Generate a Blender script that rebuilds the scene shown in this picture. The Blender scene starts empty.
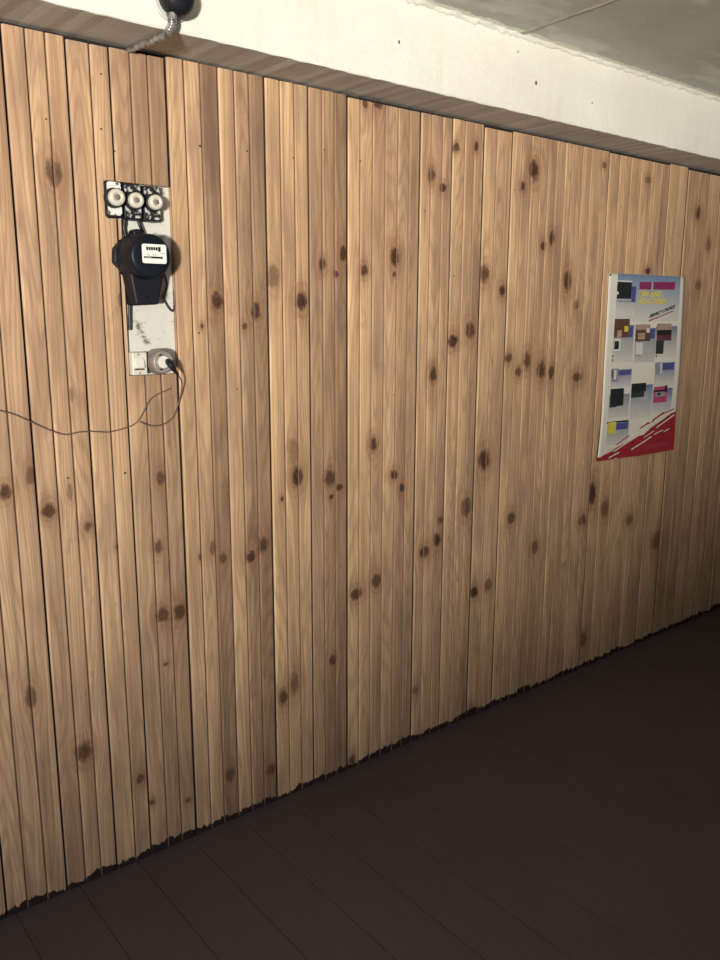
import bpy, bmesh, math, random
import numpy as np
from mathutils import Vector, Matrix
random.seed(11); rng = np.random.default_rng(5)
C = bpy.context.scene.collection
PI = math.pi

# ------------------------------------------------------------------ camera
F = 817.5                                    # focal length in pixels of the 720x960 frame
EYE = 1.531                                  # lens height, metres above the floor
WALL = 2.0                                   # boarded wall is the plane y = 2
ax = Vector((0.77694461, -0.12382791, 0.61727119))      # room x seen in camera axes (right, down, forward)
dn = Vector((-0.00293923, 0.97974225, 0.20024108))      # room down
fw = ax.cross(dn) * 1.0                                  # room y (into the wall)
if fw.z < 0: fw = -fw
cam_d = bpy.data.cameras.new('camera'); cam = bpy.data.objects.new('camera', cam_d); C.objects.link(cam)
right = Vector((ax.x, fw.x, -dn.x)); down = Vector((ax.y, fw.y, -dn.y)); fwd = Vector((ax.z, fw.z, -dn.z))
m = Matrix((right, -down, -fwd)).transposed().to_4x4(); m.translation = (0, 0, EYE)
cam.matrix_world = m
cam_d.sensor_fit = 'VERTICAL'; cam_d.sensor_height = 36; cam_d.sensor_width = 27
cam_d.lens = F / 960 * 36; cam_d.clip_start = 0.02
bpy.context.scene.camera = cam

def at(px, py, out=0.0, y=None):
    """room point seen at a photo pixel, on the plane standing `out` in front of the boards"""
    v = right * (px - 360) + down * (py - 480) + fwd * F
    k = ((WALL - out) if y is None else y) / v.y
    return Vector((v.x * k, v.y * k, EYE + v.z * k))
def at_z(px, py, z):
    v = right * (px - 360) + down * (py - 480) + fwd * F
    return v * ((z - EYE) / v.z) + Vector((0, 0, EYE))

TOP = 2.155                                  # underside of the beam
FACE = 1.835                                 # front of the beam
CEIL = 2.379

# ------------------------------------------------------------------ materials
def mat(name):
    m = bpy.data.materials.new(name); m.use_nodes = True
    nt = m.node_tree; nt.nodes.clear()
    o = nt.nodes.new('ShaderNodeOutputMaterial'); b = nt.nodes.new('ShaderNodeBsdfPrincipled')
    nt.links.new(b.outputs[0], o.inputs[0])
    return m, nt, b
def N(nt, t, **kw):
    n = nt.nodes.new(t)
    for k, v in kw.items(): setattr(n, k, v)
    return n
def L(nt, a, b): nt.links.new(a, b)
def math_n(nt, op, a, b=None, clamp=False):
    n = N(nt, 'ShaderNodeMath', operation=op); n.use_clamp = clamp
    for i, v in enumerate((a, b)):
        if v is None: continue
        if isinstance(v, (int, float)): n.inputs[i].default_value = v
        else: L(nt, v, n.inputs[i])
    return n.outputs[0]
def mix(nt, fac, a, b, mode='MIX'):
    n = N(nt, 'ShaderNodeMix', data_type='RGBA', blend_type=mode)
    for s, v in ((n.inputs[0], fac), (n.inputs[6], a), (n.inputs[7], b)):
        if isinstance(v, (int, float)): s.default_value = v
        elif isinstance(v, tuple): s.default_value = (*v, 1) if len(v) == 3 else v
        else: L(nt, v, s)
    return n.outputs[2]
def ramp(nt, x, stops):
    n = N(nt, 'ShaderNodeValToRGB'); r = n.color_ramp
    while len(r.elements) < len(stops): r.elements.new(0.5)
    for e, (p, c) in zip(r.elements, stops):
        e.position = p; e.color = (c, c, c, 1) if isinstance(c, (int, float)) else (*c, 1)
    L(nt, x, n.inputs[0]); return n.outputs[0]
def noise(nt, vec, scale, detail=3, rough=0.55):
    n = N(nt, 'ShaderNodeTexNoise'); n.inputs['Scale'].default_value = scale
    n.inputs['Detail'].default_value = detail; n.inputs['Roughness'].default_value = rough
    if vec is not None: L(nt, vec, n.inputs['Vector'])
    return n.outputs[0]
def bump(nt, b, h, strength=0.3, dist=0.002):
    n = N(nt, 'ShaderNodeBump'); n.inputs['Strength'].default_value = strength; n.inputs['Distance'].default_value = dist
    L(nt, h, n.inputs['Height']); L(nt, n.outputs[0], b.inputs['Normal'])
def coords(nt):
    return N(nt, 'ShaderNodeTexCoord').outputs['Object']
def plain(name, col, rough=0.5, var=0.12, scale=40, metal=0.0, coat=0.0, spec=0.5):
    m, nt, b = mat(name)
    f = noise(nt, coords(nt), scale, 4)
    c = mix(nt, f, tuple(v * (1 - var) for v in col), tuple(min(1, v * (1 + var)) for v in col))
    L(nt, c, b.inputs['Base Color']); b.inputs['Roughness'].default_value = rough
    b.inputs['Metallic'].default_value = metal; b.inputs['Coat Weight'].default_value = coat
    b.inputs['Specular IOR Level'].default_value = spec
    return m
def stained(name, col, dirt, lo, hi, scale, rough=0.6, fine=120):
    """col with ragged patches of dirt showing through"""
    m, nt, b = mat(name); co = coords(nt)
    f = noise(nt, co, scale, 6, 0.65)
    k = ramp(nt, f, [(lo, 0.0), (hi, 1.0)])
    v = noise(nt, co, fine, 3)
    c = mix(nt, k, mix(nt, v, tuple(x * .88 for x in col), col), dirt)
    L(nt, c, b.inputs['Base Color']); b.inputs['Roughness'].default_value = rough
    bump(nt, b, f, 0.25, 0.001)
    return m

def wood_material():
    m, nt, b = mat('pine_boards')
    A = lambda n: N(nt, 'ShaderNodeAttribute', attribute_name=n).outputs['Fac']
    u, seed, tint, kd, ks = A('u'), A('seed'), A('tint'), A('kd'), A('ks')
    sep = N(nt, 'ShaderNodeSeparateXYZ'); L(nt, coords(nt), sep.inputs[0]); z = sep.outputs[2]; x = sep.outputs[0]
    def vec(a, bq, c):
        n = N(nt, 'ShaderNodeCombineXYZ')
        for i, (s, k) in enumerate((a, bq, c)): L(nt, math_n(nt, 'MULTIPLY', s, k), n.inputs[i])
        return n.outputs[0]
    g1 = noise(nt, vec((u, 70), (seed, 31), (z, 1.6)), 1, 4, .6)
    g2 = noise(nt, vec((u, 420), (seed, 17), (z, 7)), 1, 3, .6)
    iso = noise(nt, vec((u, 11), (seed, 53), (z, .75)), 1, 1.5, .4)
    rings = math_n(nt, 'SINE', math_n(nt, 'MULTIPLY', iso, 150))
    rings = ramp(nt, math_n(nt, 'MULTIPLY_ADD', rings, .5), [(0.35, 0.0), (1.0, 1.0)]) if False else ramp(nt, math_n(nt, 'ADD', math_n(nt, 'MULTIPLY', rings, .5), .5), [(0.45, 0.0), (1.0, 1.0)])
    blot = noise(nt, vec((x, 9), (seed, 5), (z, 3.2)), 1, 4, .6)
    light, mid, dark = (.69, .468, .282), (.51, .325, .187), (.24, .14, .08)
    c = mix(nt, ramp(nt, g1, [(.36, 0.0), (.64, 1.0)]), light, mid)
    st_ = noise(nt, vec((u, 170), (seed, 41), (z, .8)), 1, 3, .65)
    c = mix(nt, ramp(nt, st_, [(.54, 0.0), (.74, .55)]), c, dark)
    c = mix(nt, math_n(nt, 'MULTIPLY', rings, .34), c, dark)
    c = mix(nt, ramp(nt, g2, [(.5, 0.0), (.85, .45)]), c, dark)
    c = mix(nt, ramp(nt, blot, [(.46, 0.0), (.74, .62)]), c, (.27, .185, .13))
    soot = noise(nt, vec((x, 26), (seed, 2), (z, 9)), 1, 5, .7)
    c = mix(nt, ramp(nt, soot, [(.60, 0.0), (.76, .55)]), c, (.17, .115, .08))
    pale = noise(nt, vec((x, 34), (seed, 6), (z, 10)), 1, 3, .6)
    c = mix(nt, ramp(nt, pale, [(.66, 0.0), (.78, .5)]), c, (.70, .52, .36))       # greyish handled patches
    long_ = noise(nt, vec((u, 16), (seed, 97), (z, 1.3)), 1, 3, .6)
    c = mix(nt, ramp(nt, long_, [(.48, 0.0), (.70, .55)]), c, (.26, .155, .105))
    # board to board colour
    tn = ramp(nt, tint, [(0.0, (.15, .122, .118)), (.5, (.88, .845, .83)), (1.0, (1.24, 1.23, 1.08))])
    c = mix(nt, 1.0, c, tn, 'MULTIPLY')
    # knots
    wob = noise(nt, vec((x, 95), (seed, 3), (z, 48)), 1, 4, .65)
    kk = math_n(nt, 'ADD', kd, math_n(nt, 'MULTIPLY', math_n(nt, 'SUBTRACT', wob, .5), 1.5))
    tail = math_n(nt, 'MULTIPLY', A('kh'), ramp(nt, noise(nt, vec((u, 260), (seed, 8), (z, 5)), 1, 2, .5), [(.38, .15), (.6, .75)]), True)
    c = mix(nt, tail, c, (.20, .105, .06))
    halo = math_n(nt, 'MULTIPLY', ramp(nt, math_n(nt, 'MULTIPLY', kk, .25), [(.16, 1.0), (.66, 0.0)]), math_n(nt, 'MULTIPLY', ks, .62), True)
    c = mix(nt, halo, c, (.27, .135, .068))
    wv = math_n(nt, 'SINE', math_n(nt, 'ADD', math_n(nt, 'MULTIPLY', kd, 7), math_n(nt, 'MULTIPLY', blot, 26)))
    arcs = math_n(nt, 'MULTIPLY', ramp(nt, math_n(nt, 'ADD', math_n(nt, 'MULTIPLY', wv, .5), .5), [(.4, 0.0), (.95, .42)]), ramp(nt, math_n(nt, 'MULTIPLY', kd, .25), [(.25, 1.0), (.95, 0.0)]))
    c = mix(nt, math_n(nt, 'MULTIPLY', arcs, math_n(nt, 'MULTIPLY', A('kh'), 1.6), True), c, (.19, .095, .052))
    core = math_n(nt, 'MULTIPLY', ramp(nt, math_n(nt, 'MULTIPLY', kk, .25), [(.17, 1.0), (.30, 0.0)]), ks, True)
    rr = math_n(nt, 'SINE', math_n(nt, 'MULTIPLY', kk, 17))
    kc = mix(nt, ramp(nt, rr, [(.2, 0.0), (.9, 1.0)]), (.085, .040, .023), (.026, .013, .009))
    c = mix(nt, core, c, kc)
    # floor paint brushed a little way up the boards
    jag = noise(nt, vec((x, 55), (seed, 9), (z, 4)), 1, 3, .7)
    jag2 = noise(nt, vec((x, 9), (x, 0), (x, 2)), 1, 2, .5)
    lim = math_n(nt, 'ADD', math_n(nt, 'MULTIPLY', jag, .045), math_n(nt, 'MULTIPLY', jag2, .060))
    lim = math_n(nt, 'SUBTRACT', lim, .031)
    pt = math_n(nt, 'MULTIPLY', math_n(nt, 'SUBTRACT', lim, z), 400, True)
    c = mix(nt, pt, c, (.028, .017, .015))
    L(nt, c, b.inputs['Base Color'])
    b.inputs['Roughness'].default_value = .6; b.inputs['Specular IOR Level'].default_value = .2
    bump(nt, b, math_n(nt, 'ADD', g2, math_n(nt, 'MULTIPLY', g1, .6)), .12, .001)
    return m

def floor_material():
    m, nt, b = mat('brown_floor_paint'); co = coords(nt)
    st = N(nt, 'ShaderNodeMapping'); st.inputs['Scale'].default_value = (14, 1.4, 1); L(nt, co, st.inputs[0])
    f = noise(nt, st.outputs[0], 3, 5, .6); g = noise(nt, co, 2.2, 4, .6)
    c = mix(nt, f, (.072, .053, .050), (.096, .070, .066))
    c = mix(nt, ramp(nt, g, [(.4, 0.0), (.75, .5)]), c, (.064, .050, .047))
    sp = noise(nt, co, 95, 2, .5)
    c = mix(nt, ramp(nt, sp, [(.77, 0.0), (.80, .55)]), c, (.16, .12, .10))
    L(nt, c, b.inputs['Base Color'])
    L(nt, ramp(nt, g, [(.3, .42), (.7, .6)]), b.inputs['Roughness']); b.inputs['Specular IOR Level'].default_value = .3
    bump(nt, b, f, .15, .002)
    return m

def plaster_material(name, a, bq, scale=3, patch=None, edge=False):
    m, nt, b = mat(name); co = coords(nt)
    f = noise(nt, co, scale, 5, .6); fine = noise(nt, co, 130, 3, .6)
    c = mix(nt, ramp(nt, f, [(.35, 0.0), (.68, 1.0)]), a, bq)
    c = mix(nt, ramp(nt, fine, [(.3, .25), (.6, 0.0)]), c, tuple(v * .75 for v in bq))
    if patch:
        st = N(nt, 'ShaderNodeMapping'); st.inputs['Scale'].default_value = (1.1, 2.6, 1); st.inputs['Rotation'].default_value = (0, 0, .25); L(nt, co, st.inputs[0])
        p = noise(nt, st.outputs[0], 2.3, 4, .55)
        c = mix(nt, ramp(nt, p, [(.52, 0.0), (.60, .75)]), c, patch)
    if edge:    # white beam paint brushed over onto the ceiling, ragged
        sep = N(nt, 'ShaderNodeSeparateXYZ'); L(nt, co, sep.inputs[0])
        j = noise(nt, co, 16, 5, .7)
        lim = math_n(nt, 'SUBTRACT', FACE - .005, math_n(nt, 'MULTIPLY', j, .055))
        k = math_n(nt, 'MULTIPLY', math_n(nt, 'SUBTRACT', sep.outputs[1], lim), 300, True)
        c = mix(nt, k, c, (.80, .77, .66))
    L(nt, c, b.inputs['Base Color']); b.inputs['Roughness'].default_value = .85
    bump(nt, b, math_n(nt, 'ADD', fine, f), .25, .002)
    return m

M = {}
M['wood'] = wood_material()
M['gap'] = plain('dark_cavity', (.012, .010, .009), .9)
M['joint_shade'] = plain('painted_joint_shade', (.050, .031, .021), .8, .4, 30)  # shade inside the open joints, painted as dark brown recess faces
M['groove'] = plain('painted_groove_shade', (.27, .16, .095), .7, .35, 30)  # groove bottoms coloured darker to paint in their shade
M['floor'] = floor_material()
M['ceil'] = plaster_material('grey_ceiling', (.56, .55, .50), (.45, .44, .40), 2.2, (.66, .65, .60), True)
M['beam'] = plaster_material('whitewashed_beam', (.79, .765, .675), (.72, .69, .60), 4)
M['under'] = plaster_material('grey_beam_underside', (.52, .49, .44), (.42, .39, .35), 5)  # beam underside, greyer and darker than its face
M['seam'] = plaster_material('pale_mortar', (.46, .44, .39), (.36, .34, .30), 9)
M['board'] = stained('grubby_white_paint', (.64, .615, .54), (.13, .11, .085), .56, .68, 26, .6)
M['black'] = plain('black_bakelite', (.006, .008, .013), .42, .2, 30, spec=.2)
M['black_matt'] = plain('black_plastic', (.009, .010, .014), .5, .2, 60, spec=.25)
M['base_a'] = stained('white_enamel_chipped', (.74, .72, .68), (.012, .012, .012), .54, .57, 38, .5)
M['base_b'] = stained('grey_enamel_chipped', (.52, .51, .48), (.012, .012, .012), .46, .50, 48, .5)
M['porcelain'] = plain('cream_porcelain', (.56, .525, .43), .25, .1, 60, coat=.4)
M['porcelain_dark'] = plain('worn_porcelain', (.17, .145, .12), .4, .2, 90)
M['button'] = plain('grey_button', (.22, .20, .17), .35, .2, 90)
M['collar'] = plain('dusty_collar', (.10, .09, .08), .5, .4, 70)
M['plate'] = plain('meter_dial_plate', (.80, .78, .70), .35, .03, 60)
M['switch'] = plain('cream_plastic', (.62, .585, .48), .35, .06, 40)
M['white'] = plain('white_plastic', (.69, .66, .58), .4, .06, 50)
M['brown'] = stained('brown_grey_bakelite', (.24, .19, .17), (.12, .095, .085), .40, .7, 30, .4)
M['ring'] = plain('grey_brown_rim', (.27, .23, .21), .35, .15, 60)
M['cord'] = plain('brown_cord', (.12, .078, .058), .5, .25, 60)
M['cord_black'] = plain('black_cord', (.012, .011, .011), .45, .2, 60)
M['metal'] = stained('painted_steel_conduit', (.40, .385, .35), (.10, .095, .088), .42, .62, 60, .3)
M['metal'].node_tree.nodes['Principled BSDF'].inputs['Metallic'].default_value = .55
M['halo_grey'] = plain('pale_grey_halo', (.52, .51, .48), .6, .1, 50)
M['steel'] = plain('steel', (.35, .33, .30), .35, .25, 90, metal=.9)
M['nail'] = plain('rusty_nail', (.035, .02, .014), .6, .3, 200)

# ------------------------------------------------------------------ mesh helpers
def obj(name, bm, m, parent=None, smooth=False, bevel=0.0, seg=2, sharp=40):
    me = bpy.data.meshes.new(name); bmesh.ops.recalc_face_normals(bm, faces=bm.faces); bm.to_mesh(me); bm.free()
    o = bpy.data.objects.new(name, me); C.objects.link(o)
    for mm in (m if isinstance(m, (list, tuple)) else [m]): me.materials.append(mm)
    if smooth or bevel:
        me.shade_smooth()
        me.set_sharp_from_angle(angle=math.radians(sharp))
    if bevel:
        mo = o.modifiers.new('bevel', 'BEVEL'); mo.width = bevel; mo.segments = seg; mo.limit_method = 'ANGLE'; mo.angle_limit = math.radians(35)
    if parent: o.parent = parent
    return o
def box(bm, x0, x1, y0, y1, z0, z1, mi=0):
    v = [bm.verts.new((x, y, z)) for x in (x0, x1) for y in (y0, y1) for z in (z0, z1)]
    for q in ((0, 1, 3, 2), (4, 6, 7, 5), (0, 4, 5, 1), (2, 3, 7, 6), (0, 2, 6, 4), (1, 5, 7, 3)):
        bm.faces.new([v[i] for i in q]).material_index = mi
def prism(bm, pts, y0, y1, mi=0, scale0=1.0):
    """outline in (x, z) pushed from y1 (at the wall) to y0 (front)"""
    cx = sum(p[0] for p in pts) / len(pts); cz = sum(p[1] for p in pts) / len(pts)
    a = [bm.verts.new((cx + (x - cx) * scale0, y0, cz + (z - cz) * scale0)) for x, z in pts]; b = [bm.verts.new((x, y1, z)) for x, z in pts]
    n = len(pts); bm.faces.new(a).material_index = mi; bm.faces.new(b[::-1]).material_index = mi
    for i in range(n): bm.faces.new((a[i], b[i], b[(i + 1) % n], a[(i + 1) % n])).material_index = mi
def lathe(bm, prof, cx=0, cz=0, n=40, mi=0, sx=1.0):
    """prof: (radius, y) pairs turned about the y axis; closed at both ends"""
    rings = []
    for r, y in prof:
        rings.append([bm.verts.new((cx + sx * r * math.cos(2 * PI * i / n), y, cz + r * math.sin(2 * PI * i / n))) for i in range(n)])
    for a, b in zip(rings, rings[1:]):
        for i in range(n): bm.faces.new((a[i], a[(i + 1) % n], b[(i + 1) % n], b[i])).material_index = mi
    bm.faces.new(rings[0]).material_index = mi; bm.faces.new(rings[-1][::-1]).material_index = mi
def smooth_path(pts, k=8):
    P = [Vector(p) for p in pts]; P = [P[0] * 2 - P[1]] + P + [P[-1] * 2 - P[-2]]; out = []
    for i in range(1, len(P) - 2):
        for j in range(k):
            t = j / k; a, b, c, d = P[i - 1:i + 3]
            out.append(.5 * ((2 * b) + (c - a) * t + (2 * a - 5 * b + 4 * c - d) * t * t + (3 * b - a - 3 * c + d) * t ** 3))
    return out + [P[-2]]
def tube(bm, pts, r, n=10, mi=0):
    rs = r if isinstance(r, (list, tuple)) else [r] * len(pts)
    prev = None; first = None; up = Vector((.3, .8, .52)).normalized()
    for i, p in enumerate(pts):
        d = (pts[min(i + 1, len(pts) - 1)] - pts[max(i - 1, 0)]).normalized()
        s = d.cross(up); s = s.normalized() if s.length > 1e-5 else Vector((1, 0, 0)); t = s.cross(d).normalized(); up = t
        ring = [bm.verts.new(p + rs[i] * (s * math.cos(2 * PI * j / n) + t * math.sin(2 * PI * j / n))) for j in range(n)]
        if prev:
            for j in range(n): bm.faces.new((prev[j], prev[(j + 1) % n], ring[(j + 1) % n], ring[j])).material_index = mi
        else: first = ring
        prev = ring
    bm.faces.new(first[::-1]).material_index = mi; bm.faces.new(prev).material_index = mi
def rrect(x0, x1, z0, z1, r, k=5):
    p = []
    for cx, cz, a0 in ((x1 - r, z1 - r, 0), (x0 + r, z1 - r, 90), (x0 + r, z0 + r, 180), (x1 - r, z0 + r, 270)):
        p += [(cx + r * math.cos(math.radians(a0 + 90 * i / k)), cz + r * math.sin(math.radians(a0 + 90 * i / k))) for i in range(k + 1)]
    return p
def tag(o, label, cat, group=None):
    o['label'] = label; o['category'] = cat
    if group: o['group'] = group
    return o
def thing(name, label, cat, loc, group=None):
    o = bpy.data.objects.new(name, None); C.objects.link(o); o.location = loc; o.empty_display_size = .03
    return tag(o, label, cat, group)
def struct(o): o['kind'] = 'structure'; return o

# ------------------------------------------------------------------ boarded wall
# seams between the narrow faces of the boards: photo (x, y) twice, 1 = open joint, 0 = moulded groove, tone of the strip to its right
S = [((5.5,120),(47,600),2,.50),((32,120),(65,600),0,.52),((52,120),(82,600),0,.50),((70.5,120),(100,600),2,.62),((95,120),(119.5,600),0,.58),
 ((113,120),(137.5,600),1,.45),((134,120),(155.5,600),0,.38),((149.5,120),(172,600),0,.36),((167.5,120),(187.5,600),2,.70),((186,120),(203,600),0,.58),
 ((203,200),(219,600),0,.30),((221,200),(233.5,600),0,.62),((237,200),(247.5,600),0,.36),((251,200),(261,600),0,.30),((266,200),(274,600),1,.80),
 ((281,200),(287.5,600),0,.70),((295,200),(300,600),0,.62),((308,200),(313,600),1,.42),((322,200),(325,600),0,.36),((334,200),(336.5,600),0,.28),
 ((347,200),(347.5,600),2,.72),((360.5,200),(358.5,600),0,.66),((372.5,200),(370,600),0,.48),((384.5,200),(382,600),0,.58),((397.5,200),(393,600),0,.44),
 ((409,200),(403,600),0,.38),((419.5,200),(413,600),2,.58),((430,200),(423,600),0,.52),((442,200),(432.5,600),0,.44),((451,200),(442,600),1,.60),
 ((463.5,200),(453,600),0,.54),((472.5,200),(462,600),0,.40),((482,200),(470.5,600),1,.64),((493.5,200),(483,600),0,.50),((509.5,220),(495.5,600),2,.66),
 ((519,220),(507,560),0,.56),((529,220),(515,560),0,.48),((537.5,220),(523.5,560),0,.46),((545,220),(531,560),0,.50),((553,220),(538.5,560),0,.46),
 ((562,220),(546.5,560),0,.60),((570.5,220),(555,560),0,.54),((578,220),(563,560),0,.50),((586.5,220),(571,560),0,.56),((597,220),(581,560),0,.46),
 ((607,210),None,2,.66),((617.5,210),None,0,.58),((629,210),None,0,.64),((639,210),None,0,.60),((650,210),None,0,.54),((659,210),None,0,.46),
 ((667.5,210),None,1,.62),((677,210),None,0,.56),((686,210),None,1,.46),((697,210),None,0,.44),((708,210),None,0,.50),((719,210),None,1,.54)]
seams = []
for a, b, g, t in S:
    xs = [at(*a).x] + ([at(*b).x] if b else [])
    seams.append([sum(xs) / len(xs), g, t])
X0, X1 = -0.9, 5.2
x = seams[0][0]; k = 0
while x > X0 + .08:
    x -= .052; k += 1; seams.insert(0, [x, 1 if k % 3 == 0 else 0, .5 + random.uniform(-.12, .12)])
x = seams[-1][0]; k = 0
while x < X1 - .08:
    x += .05; k += 1; seams.append([x, 1 if k % 3 == 0 else 0, .5 + random.uniform(-.12, .12)])

# opening left for the electrics
HX0, HX1 = at(106.5, 200).x, at(174.5, 280).x
HXM = at(127, 330).x
HT, HM, HB = at(140, 183.8).z, at(118, 219).z, at(150, 375).z
KNOTS = [(54,172,8,15,.75),(217,302,6,10,.95),(256,312,5,10,1),(245,326,3,4,.8),(272,277,7,13,.55),(301,301,6,10,1),(322,265,4,7,1),(336,274,3,4,1),
 (343,254,4,9,1),(364,270,4,6,.9),(395,257,5,10,1),(394,274,2,3,1),(433,375,4,8,.9),(202,326,2,3,.9),(431,175,4,9,.8),(443,188,3.5,5,1),(456,147,4,5,.8),
 (476,147,2.5,6,1),(534,170,5,11,1),(523,187,3,5,1),(543,246,3,5,.9),(552,238,3,8,1),(484,274,5,9,.8),(502,291,3,6,1),(567,281,4,11,.9),(576,305,2.5,6,.6),
 (470,330,5,9,.9),(453,341,5,7,1),(508,358,4,5,.8),(527,361,4,9,.8),(518,372,4,5,.8),(541,370,5,9,.9),(551,373,3,7,.9),(577,377,5,5,.8),
 (5,492,7,8,.9),(30,475,5,10,.6),(49,510,8,8,.9),(88,526,5,6,.75),(70,492,4,10,.4),(116,547,2,3,.7),(161,478,5,8,.75),(158,547,5,8,.75),(163,615,8,8,.8),(180,612,7,9,.9),
 (200,557,2,4,.7),(213,548,4,8,.6),(223,558,4,6,.7),(297,476,6,10,1),(293,450,6,13,.35),(282,499,2,3,.9),(330,478,7,10,.85),(339,487,4,4,1),(331,497,2.5,3,1),
 (251,557,5,6,1),(263,545,6,8,.9),(255,535,6,11,.35),(373,445,4,8,.9),(394,475,4,5,1),(402,488,3,5,1),(376,581,5,8,.8),(356,594,6,6,.9),(424,552,5,6,.9),(437,540,4,7,1),
 (484,460,6,11,1),(466,507,5,10,.8),(511,518,4,7,.8),(535,547,4,7,.7),(474,592,4,6,1),(488,585,4,8,.6),(592,494,4,12,1),(605,508,4,10,.6),(582,520,4,6,.7),
 (629,520,4,6,.6),(657,540,6,10,.6),(583,640,4,8,.6),(31,697,6,12,.7),(84,752,9,10,.8),(140,779,5,5,.75),(152,803,4,3,.75),(230,775,5,8,.7),(283,697,5,8,.8),
 (294,683,5,12,.6),(271,770,5,6,.7),(188,800,3,3,.6),(166,664,3,2,.8),(333,660,4,6,.8),(472,711,4,4,1),(352,760,3,6,.8),(698,213,2.5,7,.9),(648,271,3,3.5,1),
 (378,103,5,6,.9),(365,104,3,5,.8),(604,165,3,4,.6),(648,180,3,4,.5),(698,285,4,5,.5),(708,245,3,8,.5),(120,300,2.5,8,.5),(72,395,2.5,9,.5),(440,520,3,4,.7),(415,690,3,4,.5)]
knots = []
for px, py, rx, ry, s in KNOTS:
    p = at(px, py); w = (at(px + rx, py).x - at(px - rx, py).x) / 2; h = (at(px, py - ry).z - at(px, py + ry).z) / 2
    knots.append((p.x, p.z, w * .92, h * .92, s))
for i in range(24):
    knots.append((random.choice((random.uniform(-.8, .3), random.uniform(4.25, 5.1))), random.uniform(.2, 2.0), .013, random.uniform(.014, .028), random.uniform(.6, 1)))

def build_wall():
    cols = []                                              # (x, depth, strip)
    for i, (sx, g, t) in enumerate(seams):
        w = random.uniform(.6, 1.0) * ((1.45 if g > 1 else 1.0) * (.72 + .38 * min(max(sx - .8, 0), 2.4)) if g else 1.0)
        if g: prof = [(-.0065, .0), (-.0016 - .0022 * w, .0010), (-.0022 * w, .0165), (.0020 * w, .0165), (.0012 + .0020 * w, .0035), (.0055 + .0025 * w, .0)]
        else: prof = [(-.0045, .0), (-.0024, .0010), (-.0015, .0088 * w), (.0011, .0088 * w), (.0019, .0028 * w), (.0058, .0)]
        mid = len(prof) // 2
        for j, (dx, dp) in enumerate(prof): cols.append((sx + dx, dp, i if j >= mid else i - 1))
        nx = seams[i + 1][0] - .008 if i + 1 < len(seams) else X1
        a = sx + .0095; n = max(2, int((nx - a) / .0055))
        if nx > a:
            for j in range(1, n): cols.append((a + (nx - a) * j / n, -.0004 * math.sin(PI * j / n), i))
    cols.append((X0, 0, -1))
    eps = .0002
    dd = lambda xx: 0.0
    for hx in (HX0, HXM, HX1):
        near = min(range(len(cols)), key=lambda q: abs(cols[q][0] - hx)); cols.append((hx, cols[near][1], cols[near][2]))
    cols.sort(); xs = np.array([c[0] for c in cols]); dep = np.array([c[1] for c in cols]); st = np.array([c[2] for c in cols])
    keep = np.concatenate([[True], np.diff(xs) > 1e-5]); xs, dep, st = xs[keep], dep[keep], st[keep]
    zs = sorted(set(list(np.linspace(0, TOP - .02, 340)) + [HT, HM, HB])); zs = np.array(zs + [TOP - .011])
    nx, nz = len(xs), len(zs)
    Xg, Zg = np.meshgrid(xs, zs, indexing='ij'); Dg = np.repeat(dep[:, None], nz, 1)
    # boards end a little unevenly under the beam and lean in and out slightly
    ends = rng.uniform(-.005, .006, len(seams) + 2); board = np.cumsum([1 if s[1] else 0 for s in seams])
    Zg[:, -1] += ends[board[np.clip(st, 0, len(seams) - 1)]]
    lean = rng.uniform(-.0012, .0012, len(seams) + 2)[board[np.clip(st, 0, len(seams) - 1)]]
    Yg = WALL + Dg + lean[:, None]
    co = np.stack([Xg, Yg, Zg], -1).reshape(-1, 3)
    seedv = (np.clip(st, 0, None) * .37 % 1.0) * 3 + board[np.clip(st, 0, len(seams) - 1)] * .61
    tone = np.array([s[2] for s in seams] + [.5])[st]
    # knots and the grain swept round them
    kd = np.full((nx, nz), 4.0); ks = np.zeros((nx, nz)); kh = np.zeros((nx, nz)); U = Xg.copy()
    bnd = board[np.clip(st, 0, len(seams) - 1)]
    for kx, kz, rx, rz, s in knots:
        ci = int(np.argmin(np.abs(xs - kx)))
        sel = np.where((bnd == bnd[ci]) & (np.abs(xs - kx) < rx * 5))[0]
        if not len(sel): continue
        zsel = np.where(np.abs(zs - kz) < rz * 7)[0]
        if not len(zsel): continue
        ix = np.ix_(sel, zsel)
        dx, dz = Xg[ix] - kx, Zg[ix] - kz
        r = np.sqrt((dx / rx) ** 2 + (dz / rz) ** 2)
        U[ix] -= dx * .75 * np.exp(-((dx / (2.2 * rx)) ** 2 + (dz / (3.0 * rz)) ** 2))
        kh[ix] = np.maximum(kh[ix], s * .8 * np.exp(-((dx / (1.5 * rx)) ** 2 + (dz / (3.2 * rz)) ** 2)))
        better = r < kd[ix]
        kk = kd[ix]; kk[better] = r[better]; kd[ix] = kk
        q = ks[ix]; q[better] = s; ks[ix] = q
    idx = np.arange(nx * nz).reshape(nx, nz)
    a, b2, c, d = idx[:-1, :-1], idx[1:, :-1], idx[1:, 1:], idx[:-1, 1:]
    xc = (xs[:-1] + xs[1:]) / 2; zc = (zs[:-1] + zs[1:]) / 2
    XC, ZC = np.meshgrid(xc, zc, indexing='ij')
    hole = (XC < HX1) & (((XC > HX0) & (ZC < HT) & (ZC > HM)) | ((XC > HXM) & (ZC <= HM) & (ZC > HB)))
    quads = np.stack([a, b2, c, d], -1)[~hole].reshape(-1, 4)
    verts = list(map(tuple, co)); faces = quads.tolist()
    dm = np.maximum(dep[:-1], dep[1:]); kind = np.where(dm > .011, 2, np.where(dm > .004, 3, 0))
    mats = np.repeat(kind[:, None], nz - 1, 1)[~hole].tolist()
    # cut edges of the opening, 15 mm thick
    ring = [(HX0, HT), (HX1, HT), (HX1, HB), (HXM, HB), (HXM, HM), (HX0, HM)]
    extra_u = []
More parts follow.
